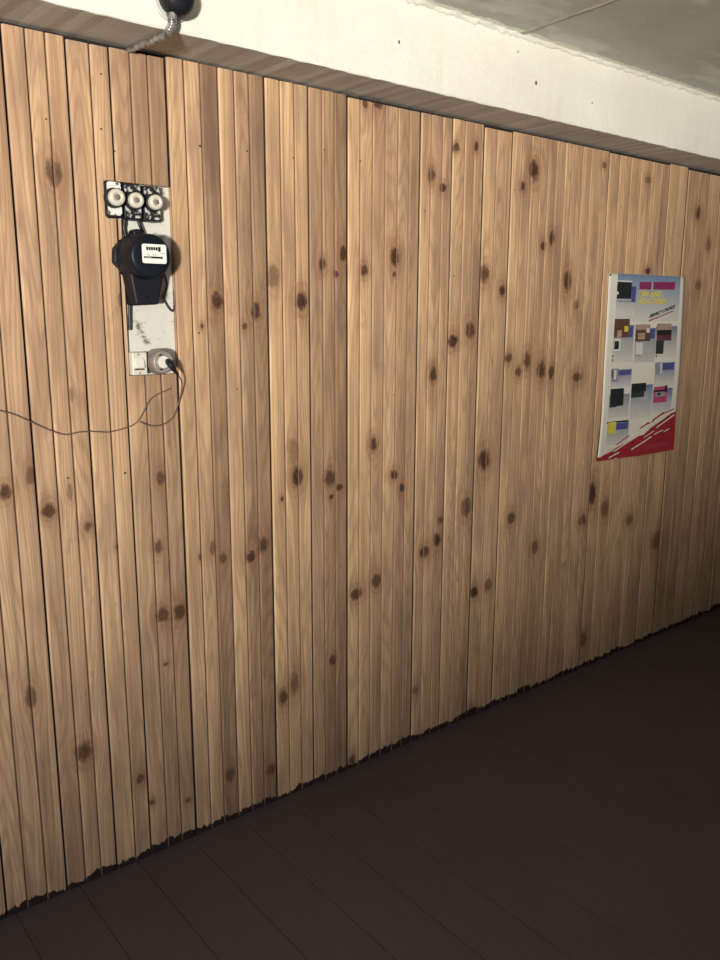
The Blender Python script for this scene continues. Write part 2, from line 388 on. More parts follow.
    for (xa, za), (xb, zb) in zip(ring, ring[1:] + ring[:1]):
        n0 = len(verts)
        verts += [(xa, WALL, za), (xb, WALL, zb), (xb, WALL + .017, zb), (xa, WALL + .017, za)]
        faces.append([n0, n0 + 1, n0 + 2, n0 + 3]); mats.append(0)
    # dark cavity behind
    n0 = len(verts)
    verts += [(X0, WALL + .018, 0), (X1, WALL + .018, 0), (X1, WALL + .018, TOP + .05), (X0, WALL + .018, TOP + .05)]
    faces.append([n0, n0 + 1, n0 + 2, n0 + 3]); mats.append(1)
    me = bpy.data.meshes.new('wall_back'); me.from_pydata(verts, [], faces); me.update()
    nx_ = len(verts) - nx * nz
    def attr(name, arr, fill):
        at_ = me.attributes.new(name, 'FLOAT', 'POINT')
        at_.data.foreach_set('value', np.concatenate([np.asarray(arr, dtype=np.float32).reshape(-1), np.full(nx_, fill, dtype=np.float32)]))
    attr('u', U, .9); attr('kd', kd, 4); attr('ks', ks, 0); attr('kh', kh, 0)
    attr('seed', np.repeat(seedv[:, None], nz, 1), .3); attr('tint', np.repeat(tone[:, None], nz, 1), .45)
    me.materials.append(M['wood']); me.materials.append(M['gap']); me.materials.append(M['joint_shade']); me.materials.append(M['groove'])
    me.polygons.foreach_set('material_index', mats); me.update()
    o = bpy.data.objects.new('wall_back', me); C.objects.link(o)
    return struct(o)
wall = build_wall()

for px, py in [(46,119),(101,74),(101,129),(114,151),(200,146),(247,151),(293,158),(199,333),(237,389),(394,395),(425,211),(600,247),(621,207),(454,276),(125,473),(68,478),(571,325),(324,150),(360,161),(514,190)]:
    p = at(px, py); bm = bmesh.new(); r = random.uniform(.0018, .0030)
    lathe(bm, [(r * .3, WALL - .0018), (r * .8, WALL - .0015), (r, WALL - .0004), (r * .9, WALL + .006)], p.x, p.z, 12)
    obj('nail_head', bm, M['nail'], wall, smooth=True)

# ------------------------------------------------------------------ floor, ceiling, beam
Y0 = -2.2
def build_floor():
    bm = bmesh.new(); xs = []
    sx = .645 - .1667 * 10; w = []
    while sx < X1: w.append(sx); sx += .1667
    prof = []
    for s in w:
        if s - .004 > X0: prof += [(s - .003, 0), (s - .0008, -.0008), (s - .0005, -.003), (s + .0005, -.003), (s + .0008, -.0008), (s + .003, 0)]
    prof = [(X0, 0)] + prof + [(X1, 0)]
    rows = [[bm.verts.new((x, y, z)) for x, z in prof] for y in (Y0, 0, WALL + .018)]
    for a, b in zip(rows, rows[1:]):
        for i in range(len(prof) - 1): bm.faces.new((a[i], a[i + 1], b[i + 1], b[i]))
    return struct(obj('floor', bm, M['floor']))
build_floor()

bm = bmesh.new()
box(bm, X0, X1, Y0, WALL + .3, CEIL, CEIL + .12)
ceiling = struct(obj('ceiling', bm, M['ceil']))
# mortar line between two ceiling slabs, runs square to the wall
pa, pb = at_z(530, 31, CEIL), at_z(612, 1, CEIL)
def ragged_strip(x0, x1, y0, y1, z, h, along, w, n, mt, name, parent):
    bm = bmesh.new(); prev = None
    for i in range(n + 1):
        t = i / n; cx = x0 + (x1 - x0) * t; cy = y0 + (y1 - y0) * t
        d = Vector((x1 - x0, y1 - y0, 0)).normalized(); s = Vector((-d.y, d.x, 0))
        wl = w * random.uniform(.45, 1.3); wr = w * random.uniform(.45, 1.3); hh = h * random.uniform(.5, 1.2)
        c = Vector((cx, cy, z))
        cur = [bm.verts.new(c + s * wl), bm.verts.new(c + s * wl * .5 - Vector((0, 0, hh))), bm.verts.new(c - s * wr * .5 - Vector((0, 0, hh))), bm.verts.new(c - s * wr)]
        if prev:
            for j in range(3): bm.faces.new((prev[j], prev[j + 1], cur[j + 1], cur[j]))
        prev = cur
    return obj(name, bm, mt, parent, smooth=True, sharp=60)
dirv = (pb - pa).normalized()
e = pa + dirv * 3.2
pa2 = pa + dirv * ((FACE - pa.y) / dirv.y)
ragged_strip(pa2.x, e.x, FACE, e.y, CEIL, .002, 0, .011, 160, M['seam'], 'joint_mortar', ceiling)

bm = bmesh.new(); n = 220
lo = []; prev = None
for i in range(n + 1):
    x = X0 + (X1 - X0) * i / n
    j = lambda a: random.uniform(-a, a)
    pts = [(x, WALL + .3, TOP), (x, FACE + .004, TOP + j(.0012)), (x, FACE + .0012 + j(.0006), TOP + .001 + j(.001)), (x, FACE + j(.0004), TOP + .005), (x, FACE, CEIL - .03), (x, FACE, CEIL)]
    cur = [bm.verts.new(p) for p in pts]
    if prev:
        for q in range(len(pts) - 1): bm.faces.new((prev[q], cur[q], cur[q + 1], prev[q + 1]))
    prev = cur
bm.faces.ensure_lookup_table()
for f in bm.faces:
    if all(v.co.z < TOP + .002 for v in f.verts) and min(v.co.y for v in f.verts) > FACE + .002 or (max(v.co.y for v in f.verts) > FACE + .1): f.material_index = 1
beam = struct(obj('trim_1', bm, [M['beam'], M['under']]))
for px, py, r in [(399, 42, .005), (536, 83, .007), (592, 103, .003), (518, 52, .0025)]:
    p = at(px, py, y=FACE); bm = bmesh.new()
    lathe(bm, [(r * .35, FACE - .003), (r, FACE - .0008), (r * 1.1, FACE + .003)], p.x, p.z, 9, sx=.75)
    obj('nail_stub', bm, M['collar'], beam)
# lumpy plaster fillet where beam and ceiling meet, with the crack under it
bm = bmesh.new(); prev = None; n = 420
for i in range(n + 1):
    x = X0 + (X1 - X0) * i / n
    w = .010 + .010 * random.random() ** 2; h = .007 + .008 * random.random() ** 2
    pts = [(x, FACE - .0015, CEIL - h), (x, FACE - .004 - random.random() * .003, CEIL - h * .8), (x, FACE - w * .6, CEIL - .004), (x, FACE - w, CEIL + .0005)]
    cur = [bm.verts.new(p) for p in pts]
    if prev:
        for q in range(3): bm.faces.new((prev[q], cur[q], cur[q + 1], prev[q + 1]))
    prev = cur
struct(obj('trim_2', bm, M['beam'], smooth=True, sharp=60))

# ------------------------------------------------------------------ electrics
BY = WALL + .011                                            # face of the painted board
bm = bmesh.new(); g = .0008
prism(bm, [(HX0 + g, HM + g), (HXM + g, HM + g), (HXM + g, HB + g), (HX1 - g, HB + g), (HX1 - g, HT - g), (HX0 + g, HT - g)], BY, WALL + .0172)
tag(obj('mounting_board', bm, M['board']), 'grubby white painted board set into the boarding behind the meter, fuses and switch', 'board')

def fuse(px, py, r, bmat, w, label):
    c = at(px, py, .040)
    t = thing('screw_fuse', label, 'fuse', (c.x, BY, c.z), 'screw-in fuses above the meter')
    o = lambda y: y - BY
    bm = bmesh.new(); h = .045; sh_ = .004 if bmat is M['base_a'] else 0
    prism(bm, rrect(-w + sh_, w, -h, h * .94, .005), o(WALL - .013), o(BY), 0, .95)
    b = obj('base', bm, M['black_matt'], t, bevel=.002, seg=2)
    bm = bmesh.new()
    prism(bm, rrect(-w * .86 + sh_, w * .86, -h * .88, h * .84, .006), o(WALL - .0142), o(WALL - .012))
    obj('enamel_face', bm, bmat, b)
    for s in (1, -1):
        bm = bmesh.new(); lathe(bm, [(.0018, o(WALL - .0162)), (.0035, o(WALL - .0156)), (.0038, o(WALL - .0135))], s * .012 - .002, s * .034, 14)
        obj('screw', bm, M['steel'], b, smooth=True)
    bm = bmesh.new()
    lathe(bm, [(r * .95, o(WALL - .027)), (r * 1.15, o(WALL - .025)), (r * 1.22, o(WALL - .013))], -.001, 0, 32)
    obj('collar', bm, M['black_matt'], t, smooth=True)
    bm = bmesh.new()
    lathe(bm, [(r * .46, o(WALL - .0395)), (r * .52, o(WALL - .0412)), (r * .72, o(WALL - .0417)), (r * .93, o(WALL - .0395)), (r, o(WALL - .036)), (r, o(WALL - .026))], 0, 0, 40)
    cap = obj('cap', bm, M['porcelain'], t, smooth=True, sharp=70)
    bm = bmesh.new()
    lathe(bm, [(r * .10, o(WALL - .0425)), (r * .22, o(WALL - .0420)), (r * .26, o(WALL - .0398)), (r * .45, o(WALL - .0392)), (r * .46, o(WALL - .038))], 0, 0, 24)
    obj('button', bm, M['porcelain_dark'], cap, smooth=True, sharp=50)
    return t
fuse(118, 197, .0198, M['base_a'], .0225, 'leftmost of three screw fuses, on the whitest base, large cream cap')
fuse(137.5, 200, .0185, M['base_b'], .0235, 'middle of three cream-capped screw fuses on black chipped bases')
fuse(157, 202, .018, M['base_b'], .0235, 'right-hand one of three cream-capped screw fuses, beside the pale edge of the board')

# electricity meter
fc = at(152.5, 256, .092); bc = Vector((fc.x - .002, 0, fc.z))
t = thing('electricity_meter', 'black round electricity meter with white dial window, below three screw fuses', 'electricity meter', (bc.x, BY, bc.z))
o_ = lambda out: WALL - out - BY
bm = bmesh.new()
lathe(bm, [(.052, o_(.030)), (.056, o_(.026)), (.057, o_(-.011))], 0, 0, 56)
base = obj('base', bm, M['black_matt'], t, smooth=True, sharp=35)
bm = bmesh.new()
prism(bm, [(-.046, .036), (-.061, .020), (-.064, -.014), (-.052, -.026), (-.030, -.03), (-.03, .036)], o_(.020), o_(-.011))
obj('side_lug', bm, M['black_matt'], t, bevel=.003)
bm = bmesh.new()
prism(bm, rrect(-.012, .012, .046, .068, .008), o_(.022), o_(-.011))
obj('top_lug', bm, M['black_matt'], t, bevel=.003)
bm = bmesh.new()
lathe(bm, [(.030, o_(.0915)), (.045, o_(.091)), (.0500, o_(.0885)), (.0525, o_(.083)), (.0545, o_(.036)), (.0555, o_(.030)), (.0555, o_(.026))], 0, 0, 64)
cover = obj('cover', bm, M['black'], t, smooth=True, sharp=60)
d0, d1 = at(141.8, 243.5, .093), at(166.8, 264, .093)
bm = bmesh.new()
prism(bm, rrect(d0.x - bc.x, d1.x - bc.x, d1.z - bc.z, d0.z - bc.z, .005), o_(.0932), o_(.090))
dial = obj('dial_window', bm, M['plate'], t)
dw, dh = d1.x - d0.x, d0.z - d1.z; dx0, dz1 = d0.x - bc.x, d0.z - bc.z
def dial_bar(name, u0, u1, v0, v1, mt, out=.0938):
    bm = bmesh.new(); prism(bm, [(dx0 + dw * u0, dz1 - dh * v1), (dx0 + dw * u1, dz1 - dh * v1), (dx0 + dw * u1, dz1 - dh * v0), (dx0 + dw * u0, dz1 - dh * v0)], o_(out), o_(.0925))
    return obj(name, bm, mt, dial)
for i in range(6): dial_bar('counter_drum', .17 + i * .098, .17 + i * .098 + (.075 if i < 5 else .10), .15 if i < 5 else .13, .32 if i < 5 else .38, M['black_matt'])
for u0, u1, v0 in ((.74, .80, .44), (.82, .92, .45), (.18, .30, .55), (.44, .60, .54)): dial_bar('printed_mark', u0, u1, v0, v0 + .035, M['button'])
dial_bar('disc_slot', .06, .84, .64, .74, M['black_matt']); dial_bar('disc_edge', .10, .36, .675, .705, M['porcelain'], .0942)
# tapered terminal cover under it
q = [at(129, 270, .045), at(166, 270, .045), at(159.5, 305, .045), at(136, 306, .045)]
bm = bmesh.new()
q0 = [(p.x - bc.x, p.z - bc.z) for p in q]
prism(bm, [(p[0], p[1]) for p in q0], o_(.045), o_(-.011), 0, .97)
tc = obj('terminal_cover', bm, M['black_matt'], t, bevel=.006, seg=3)
sc = at(147, 297, .046); bm = bmesh.new()
lathe(bm, [(.002, o_(.0475)), (.0042, o_(.047)), (.0045, o_(.043))], sc.x - bc.x, sc.z - bc.z, 16); obj('cover_screw', bm, M['black'], tc, smooth=True)

def wire(name, pts, r, mt, label, cat='wire', n=8, k=6):
    bm = bmesh.new(); tube(bm, smooth_path([at(*p) for p in pts], k), r, n)
    return tag(obj(name, bm, mt, smooth=True, sharp=80), label, cat)
wire('wire', [(124, 214, -.004), (124.5, 222, -.002), (124, 229, -.003), (126, 236, -.004)], .0048, M['cord_black'], 'short thick black wire left above the meter, under the first fuse')
wire('wire', [(137.5, 214, -.004), (138, 220, .004), (140, 226, .006), (143, 232, 0)], .0040, M['cord_black'], 'short black wire from the middle fuse down to the top of the meter')
wire('wire', [(163, 271, -.004), (167, 284, -.005), (164, 297, -.004), (168, 307, -.003), (173, 311, -.004), (174.3, 303, -.006), (174, 290, -.007)], .0022, M['cord_black'], 'thin dark wire curling on the white board right of the meter')
wire('wire', [(129.5, 300, -.003), (129.8, 312, -.003), (130, 322, -.004), (130.2, 330, -.005)], .0042, M['cord_black'], 'short black wire hanging left below the meter at the board edge')

# light switch
a, b = at(131.8, 352.5, .016), at(148, 375, .016)
sx, sz = (a.x + b.x) / 2, (a.z + b.z) / 2; w, h = (b.x - a.x) / 2, (a.z - b.z) / 2
t = thing('light_switch', 'cream rectangular rocker switch beside the round socket under the meter', 'light switch', (sx, BY, sz))
bm = bmesh.new(); prism(bm, rrect(-w, w, -h, h, .002), o_(.016), o_(-.011), 0, .97); body = obj('plate', bm, M['switch'], t, bevel=.002)
bm = bmesh.new()
rw, rz0, rz1 = .0125, -.012, .0145
v = [(-rw - .002, o_(.0165), rz0), (rw - .002, o_(.0165), rz0), (rw - .002, o_(.024), rz0 + .002), (-rw - .002, o_(.024), rz0 + .002), (-rw - .002, o_(.0175), rz1), (rw - .002, o_(.0175), rz1), (-rw - .002, o_(.014), rz1), (rw - .002, o_(.014), rz1), (-rw - .002, o_(.014), rz0), (rw - .002, o_(.014), rz0)]
v = [bm.verts.new(p) for p in v]
for f in ((3, 2, 5, 4), (0, 1, 2, 3), (4, 5, 7, 6), (0, 3, 4, 6, 8), (1, 9, 7, 5, 2), (8, 9, 1, 0), (6, 7, 9, 8)): bm.faces.new([v[i] for i in f])
obj('rocker', bm, M['white'], t, bevel=.0012)
bm = bmesh.new(); box(bm, -rw - .003, rw - .001, o_(.0172), o_(.012), rz0 - .0035, rz0 - .0006); obj('rocker_slot', bm, M['gap'], t)
for dz, dx in ((.0235, -.003), (-.0235, -.001)):
    bm = bmesh.new(); lathe(bm, [(.0012, o_(.0166)), (.0024, o_(.0172)), (.0028, o_(.014))], dx, dz, 14); obj('screw', bm, M['button'], t, smooth=True)

# round socket
c = at(163.5, 362, .034); R = .0315
t = thing('socket', 'round brown-grey surface socket with white centre at the foot of the white board', 'socket', (c.x, BY, c.z))
bm = bmesh.new(); lathe(bm, [(R * .80, o_(.034)), (R * .88, o_(.0345)), (R * .94, o_(.032)), (R, o_(.024)), (R * 1.04, o_(-.011))], 0, 0, 48)
obj('housing', bm, M['brown'], t, smooth=True, sharp=70)
bm = bmesh.new(); lathe(bm, [(R * .50, o_(.0350)), (R * .56, o_(.0375)), (R * .60, o_(.0355)), (R * .70, o_(.0355)), (R * .74, o_(.0380)), (R * .86, o_(.0375)), (R * .90, o_(.0345)), (R * .90, o_(.032))], 0, 0, 48); obj('rim', bm, M['ring'], t, smooth=True, sharp=70)
bm = bmesh.new(); lathe(bm, [(R * .40, o_(.036)), (R * .49, o_(.0358)), (R * .52, o_(.033))], 0, 0, 40); face = obj('face', bm, M['white'], t, smooth=True)
for aa in (115, 250):
    bm = bmesh.new(); ca, sa = math.cos(math.radians(aa)), math.sin(math.radians(aa))
    lathe(bm, [(.0028, o_(.0366)), (.003, o_(.0355))], R * .62 * ca, R * .62 * sa, 12, sx=1.6); obj('earth_clip', bm, M['gap'], face)

# plug with its cord
p0 = at(168.5, 362, .036)
t = thing('power_plug', 'small black plug in the round socket, its thin cord looping down the boards', 'plug', p0)
bm = bmesh.new()
pts = [at(167.5, 361, .034), at(169, 363, .046), at(171.5, 366, .053), at(175, 371, .05), at(178, 375, .044)]
sp = smooth_path(pts, 5); n = len(sp)
tube(bm, [p - p0 for p in sp], [.0068 + .002 * math.sin(PI * min(1, i / n * 1.3)) - .0040 * (i / n) ** 2 for i in range(n)], 14)
obj('body', bm, M['black_matt'], t, smooth=True, sharp=80)
bm = bmesh.new()
tube(bm, [p - p0 for p in smooth_path([at(*q) for q in [(178, 375, .044), (181.5, 381, .030), (181.5, 391, .014), (179, 402, .004), (173, 417, .003), (163, 424.5, .003), (150, 425.5, .003), (140, 421.5, .003)]], 9)], .0018, 8)
obj('cord', bm, M['cord'], t, smooth=True, sharp=80)
wire('wire', [(171, 388.3, .002), (167, 390.3, .003), (158, 394, .003), (150, 400, .003), (145, 409, .003), (139.5, 419, .003), (133, 425, .003), (122, 429, .003), (108, 432, .003), (95, 431.5, .003), (80, 432, .003), (66, 434.5, .003), (52, 431, .003), (38, 425, .003), (25, 419, .003), (13, 414, .003), (-6, 409, .003)],
     .0015, M['cord'], 'long thin brown wire sagging across the boards left from below the socket', n=8, k=8)

# ------------------------------------------------------------------ fitting and conduit on the beam
fcx = at(178, -4, y=FACE - .036)
t = thing('round_fitting', 'black round fitting on the white beam, cut off by the top edge', 'fitting', (fcx.x, FACE, fcx.z))
bm = bmesh.new()
lathe(bm, [(.016, -.060), (.030, -.055), (.0385, -.043), (.041, -.032), (.040, -.021), (.034, -.012), (.034, 0)], 0, 0, 40)
obj('housing', bm, M['black_matt'], t, smooth=True, sharp=60)
bm = bmesh.new(); lathe(bm, [(.043, -.008), (.046, -.005), (.046, 0)], 0, 0, 40); obj('halo_disc', bm, M['halo_grey'], t, smooth=True)  # flat grey disc added to imitate a pale shadow halo round the fitting
bm = bmesh.new()
e0, e1 = at(171, 11, y=FACE - .028), at(172.5, 18, y=FACE - .024); off = Vector((fcx.x, FACE, fcx.z))
tube(bm, [e0 - off, e0.lerp(e1, .4) - off, e1 - off], [.0125, .0125, .0115], 18); obj('cable_gland', bm, M['metal'], t, smooth=True)
bm = bmesh.new(); k0 = at(180, 13.5, y=FACE - .03)
tube(bm, [k0 + Vector((0, 0, .012)) - off, k0 - off, k0 - Vector((0, 0, .006)) - off], [.006, .0065, .004], 12); obj('side_screw', bm, M['steel'], t, smooth=True)
# corrugated conduit round the beam edge and back to the wall
cp = [at(172, 17, y=FACE - .024), at(172, 24, y=FACE - .026), at(169, 31, y=FACE - .016), at(164, 36, y=FACE + .014)]
e = at_z(150, 42, TOP - .012); f2 = at_z(139, 45, TOP - .011)
cp += [e, Vector((f2.x, WALL + .004, TOP - .010))]
sp = smooth_path(cp, 14)
bm = bmesh.new(); tube(bm, sp, [.0095 + .0008 * math.sin(i * 1.9) - .0075 * max(0, i / len(sp) - .5) for i in range(len(sp))], 14)
tag(obj('conduit', bm, M['metal'], smooth=True, sharp=80), 'grey metal conduit bending from the black fitting under the beam to the boards', 'conduit')

# ------------------------------------------------------------------ poster
left = [at(609, 273), at(606, 330), at(604, 365), at(602, 408), at(600, 435), at(597, 462)]
rgt = [at(685, 277), at(682.5, 330), at(680.3, 370), at(677, 408), at(673.6, 450)]
lz, lx = [p.z for p in left][::-1], [p.x for p in left][::-1]
rz, rx_ = [p.z for p in rgt][::-1], [p.x for p in rgt][::-1]
def edge(v):
    za = left[0].z + (left[-1].z - left[0].z) * v; zb = rgt[0].z + (rgt[-1].z - rgt[0].z) * v
    return np.interp(za, lz, lx), za, np.interp(zb, rz, rx_), zb
def uv(px, py):
    p = at(px, py); v = .5; u = .5
    for _ in range(6):
        xa, za, xb, zb = edge(v); u = (p.x - xa) / (xb - xa)
        z0 = left[0].z + (rgt[0].z - left[0].z) * u; z1 = left[-1].z + (rgt[-1].z - left[-1].z) * u
        v = (z0 - p.z) / (z0 - z1)
    return u, v
def sheet(u, v, lift=0.0):
    vv = min(max(v, 0), 1); uu = min(max(u, 0), 1)
    xa, za, xb, zb = edge(vv)
    out = .0035 + .007 * (vv * .6 + .4 * vv ** 3) + .0022 * math.sin(uu * 9 + vv * 2) * (.2 + vv) + .012 * max(0, vv - .82) * (1 - uu) + .006 * (abs(uu - .5) * 2) ** 6 * vv
    s = (WALL - out - lift) / WALL
    wob = .004 * math.sin(uu * 7 + .6) * max(0, vv - .6)
    return Vector(((xa + (xb - xa) * u) * s, WALL - out - lift, EYE + (za + (zb - za) * u - EYE) * s + wob))
poster_o = sheet(.5, 0); PO = Vector((poster_o.x, WALL, poster_o.z))
def patch(bm, quad, lift, mi, n=6, m_=6, fade=None):
    """quad: uv corners TL, TR, BR, BL; fade: attribute values top, bottom"""
    lay = bm.verts.layers.float.get('fade') or bm.verts.layers.float.new('fade')
    g = []
    for i in range(n + 1):
        row = []
        for j in range(m_ + 1):
            s, t_ = j / m_, i / n
            a = [quad[0][k] * (1 - s) + quad[1][k] * s for k in (0, 1)]; b = [quad[3][k] * (1 - s) + quad[2][k] * s for k in (0, 1)]
            vtx = bm.verts.new(sheet(a[0] * (1 - t_) + b[0] * t_, a[1] * (1 - t_) + b[1] * t_, lift) - PO)
            if fade: vtx[lay] = fade[0] + (fade[1] - fade[0]) * t_
            row.append(vtx)
        g.append(row)
    for i in range(n):
        for j in range(m_): bm.faces.new((g[i][j], g[i][j + 1], g[i + 1][j + 1], g[i + 1][j])).material_index = mi
def rect(x0, y0, x1, y1):
    c = [uv(x0, y0), uv(x1, y0), uv(x1, y1), uv(x0, y1)]
    u0, u1 = (c[0][0] + c[3][0]) / 2, (c[1][0] + c[2][0]) / 2; v0, v1 = (c[0][1] + c[1][1]) / 2, (c[2][1] + c[3][1]) / 2
    return [(u0, v0), (u1, v0), (u1, v1), (u0, v1)]
def fade_mat(name, a, b):
    m, nt, bs = mat(name); f = N(nt, 'ShaderNodeAttribute', attribute_name='fade').outputs['Fac']
    nz = noise(nt, coords(nt), 30, 3); f = math_n(nt, 'ADD', f, math_n(nt, 'MULTIPLY', math_n(nt, 'SUBTRACT', nz, .5), .25), True)
    L(nt, mix(nt, f, a, b), bs.inputs['Base Color']); bs.inputs['Roughness'].default_value = .45; return m
PAPER = (.66, .62, .53)
M['paper'] = plain('poster_paper', PAPER, .5, .03, 12)
INK = {'paper': M['paper'], 'head': fade_mat('print_blue_header', (.13, .20, .33), (.56, .55, .50)), 'blue': fade_mat('print_blue_fade', (.10, .15, .28), (.60, .57, .50)),
 'slate': fade_mat('print_slate_fade', (.15, .19, .25), (.58, .55, .48)), 'violet': fade_mat('print_violet_fade', (.10, .09, .28), (.58, .54, .50)),
 'black': plain('print_black', (.018, .02, .022), .45, .3, 60), 'dark': plain('print_dark_green', (.03, .04, .035), .45, .5, 50), 'brown': plain('print_brown', (.10, .055, .035), .45, .6, 60),
 'tan': plain('print_tan', (.33, .24, .19), .45, .4, 60), 'maroon': plain('print_maroon', (.13, .035, .055), .45, .4, 60), 'white': plain('print_white', (.60, .58, .56), .45, .1, 60),
 'red': plain('print_red', (.30, .022, .03), .42, .1, 30), 'pink': plain('print_crimson', (.42, .06, .13), .45, .15, 40), 'magenta': plain('print_magenta', (.23, .03, .09), .45, .12, 40),
 'yellow': plain('print_yellow', (.62, .50, .07), .45, .1, 40), 'grey': plain('print_grey', (.24, .26, .27), .45, .3, 60), 'navy': plain('print_navy', (.07, .08, .24), .45, .3, 60), 'flesh': plain('print_flesh', (.40, .24, .18), .45, .4, 70)}
t = thing('poster', 'colour poster of electronic goods with a red lower corner, hung on the boards', 'poster', PO)
bm = bmesh.new(); patch(bm, [(0, 0), (1, 0), (1, 1), (0, 1)], 0, 0, 40, 30)
sh = obj('sheet', bm, M['paper'], t, smooth=True, sharp=80)
so = sh.modifiers.new('thickness', 'SOLIDIFY'); so.thickness = .0004; so.offset = 1 if False else -1
LEV = [.0008, .0011, .0014, .0017]
def printed(name, items, parent=None):
    keys = []; bm = bmesh.new()
    for it in items:
        kind, r, lev = it[0], it[1], it[2]
        if kind not in keys: keys.append(kind)
        q = rect(*r) if len(r) == 4 and not isinstance(r[0], tuple) else [uv(*p) for p in r]
        patch(bm, q, LEV[lev], keys.index(kind), 6, 6, it[3] if len(it) > 3 else None)
    return obj(name, bm, [INK[k] for k in keys], parent or t, smooth=True, sharp=80)
# crop frames used to read the poster: A = (590, 265) and B = (590, 360), 7.2 px per photo px
A = lambda x0, y0, x1, y1: (590 + x0 / 7.2, 265 + y0 / 7.2, 590 + x1 / 7.2, 265 + y1 / 7.2)
B = lambda x0, y0, x1, y1: (590 + x0 / 7.2, 360 + y0 / 7.2, 590 + x1 / 7.2, 360 + y1 / 7.2)
printed('printed_header', [('head', A(194, 62, 646, 405), 0, (0, 1.05))])
printed('printed_picture', [('blue', A(190, 150, 332, 362), 1, (.15, 1)), ('navy', A(300, 155, 330, 268), 2), ('white', A(196, 112, 302, 124), 2), ('black', A(196, 122, 300, 243), 3), ('white', A(192, 192, 206, 212), 3), ('grey', A(200, 255, 298, 268), 2)])
printed('printed_picture', [('slate', A(168, 432, 312, 700), 1, (0, 1)), ('brown', A(176, 388, 284, 522), 2), ('flesh', A(196, 470, 228, 520), 3), ('yellow', A(248, 440, 276, 480), 3), ('navy', A(283, 440, 308, 520), 2), ('white', A(172, 530, 220, 618), 2), ('black', A(176, 548, 208, 606), 3), ('black', A(160, 650, 168, 664), 2), ('black', A(158, 678, 166, 692), 2)])
printed('printed_picture', [('slate', A(322, 455, 468, 700), 1, (0, .8)), ('tan', A(328, 428, 434, 470), 2), ('brown', A(328, 465, 434, 548), 2), ('flesh', A(345, 490, 395, 535), 3), ('white', A(408, 455, 430, 488), 3), ('navy', A(434, 455, 466, 530), 2), ('white', A(330, 560, 378, 645), 2), ('grey', A(326, 648, 366, 658), 2)])
printed('printed_picture', [('slate', A(470, 440, 624, 660), 1, (0, 1.1)), ('tan', A(482, 422, 588, 468), 2), ('black', A(482, 468, 588, 504), 2), ('maroon', A(480, 504, 586, 545), 2), ('dark', A(474, 545, 530, 640), 2), ('black', A(472, 650, 482, 662), 2)])
printed('printed_picture', [('violet', B(150, 68, 298, 195), 1, (.1, 1)), ('grey', B(156, 62, 204, 155), 2), ('white', B(172, 72, 190, 140), 3), ('black', B(160, 74, 168, 130), 3), ('navy', B(206, 75, 294, 108), 2)])
printed('printed_picture', [('blue', B(466, 18, 606, 180), 1, (0, 1.0)), ('grey', B(474, 16, 522, 104), 2), ('white', B(506, 20, 518, 100), 3), ('navy', B(524, 22, 604, 70), 2)])
printed('printed_picture', [('slate', B(134, 248, 280, 415), 1, (.1, 1)), ('black', B(146, 206, 242, 332), 2), ('dark', B(140, 318, 190, 342), 3)])
printed('printed_picture', [('blue', B(292, 180, 444, 420), 1, (.05, 1)), ('black', B(298, 168, 402, 268), 2), ('dark', B(300, 230, 390, 268), 3), ('slate', B(385, 225, 412, 290), 3, (.3, .6))])
printed('printed_picture', [('violet', B(450, 205, 588, 375), 1, (.1, 1)), ('pink', B(458, 190, 554, 304), 2), ('black', B(460, 215, 552, 228), 3), ('grey', B(470, 230, 545, 262), 3), ('black', B(486, 236, 508, 252), 3), ('black', B(540, 182, 556, 230), 3)])
printed('printed_picture', [('slate', B(122, 446, 274, 610), 1, (.1, 1)), ('black', B(124, 440, 274, 452), 2), ('yellow', B(130, 448, 186, 532), 3), ('grey', B(168, 450, 174, 530), 3), ('navy', B(190, 455, 272, 500), 2)])
# red corner with brushed edge
D = lambda x, y: (594 + x / 8, 410 + y / 8)
bm = bmesh.new(); lay = bm.verts.layers.float.new('fade')
topc = [(20, 385), (90, 358), (150, 330), (200, 290), (260, 262), (330, 215), (400, 195), (440, 150), (500, 110), (560, 70), (610, 30), (655, 12)]
botc = [(15, 425), (80, 436), (140, 418), (200, 400), (270, 386), (330, 372), (400, 366), (460, 348), (520, 330), (570, 318), (615, 306), (640, 292)]
prev = None
def lerp_pts(P, s):
    s *= len(P) - 1; i = min(int(s), len(P) - 2); f_ = s - i
    return (P[i][0] + (P[i + 1][0] - P[i][0]) * f_, P[i][1] + (P[i + 1][1] - P[i][1]) * f_)
def clampuv(p): return (min(max(p[0], .0), 1.0), min(max(p[1], 0), 1.0))
for i in range(45):
    a, b = lerp_pts(topc, i / 44), lerp_pts(botc, i / 44); cur = []
    for k in range(9):
        q = clampuv(uv(*D(a[0] + (b[0] - a[0]) * k / 8, a[1] + (b[1] - a[1]) * k / 8)))
        if k == 8: q = (q[0], 1.0)
        cur.append(bm.verts.new(sheet(*q, LEV[1]) - PO))
    if prev:
        for k in range(8): bm.faces.new((prev[k], cur[k], cur[k + 1], prev[k + 1]))
    prev = cur
corner = obj('printed_red_corner', bm, INK['red'], t, smooth=True, sharp=80)
def stroke(x0, y0, x1, y1, w): # slanting brush stroke, tapered
    return [D(x0, y0), D(x1, y1 - w * .4), D(x1 + 2, y1 + w * .4), D(x0 - 4, y0 + w)]
for s in [(40, 378, 200, 285, 10), (120, 380, 200, 340, 12), (160, 330, 270, 255, 12), (240, 270, 370, 190, 14), (300, 310, 460, 210, 12), (330, 205, 440, 155, 9), (400, 215, 480, 165, 8), (450, 130, 510, 95, 12), (500, 135, 640, 40, 13), (545, 60, 620, 20, 12), (480, 190, 550, 160, 9), (230, 245, 300, 195, 9), (150, 405, 180, 385, 8), (560, 170, 600, 150, 10)]: printed('brush_stroke', [('paper', stroke(*s), 2)], corner)
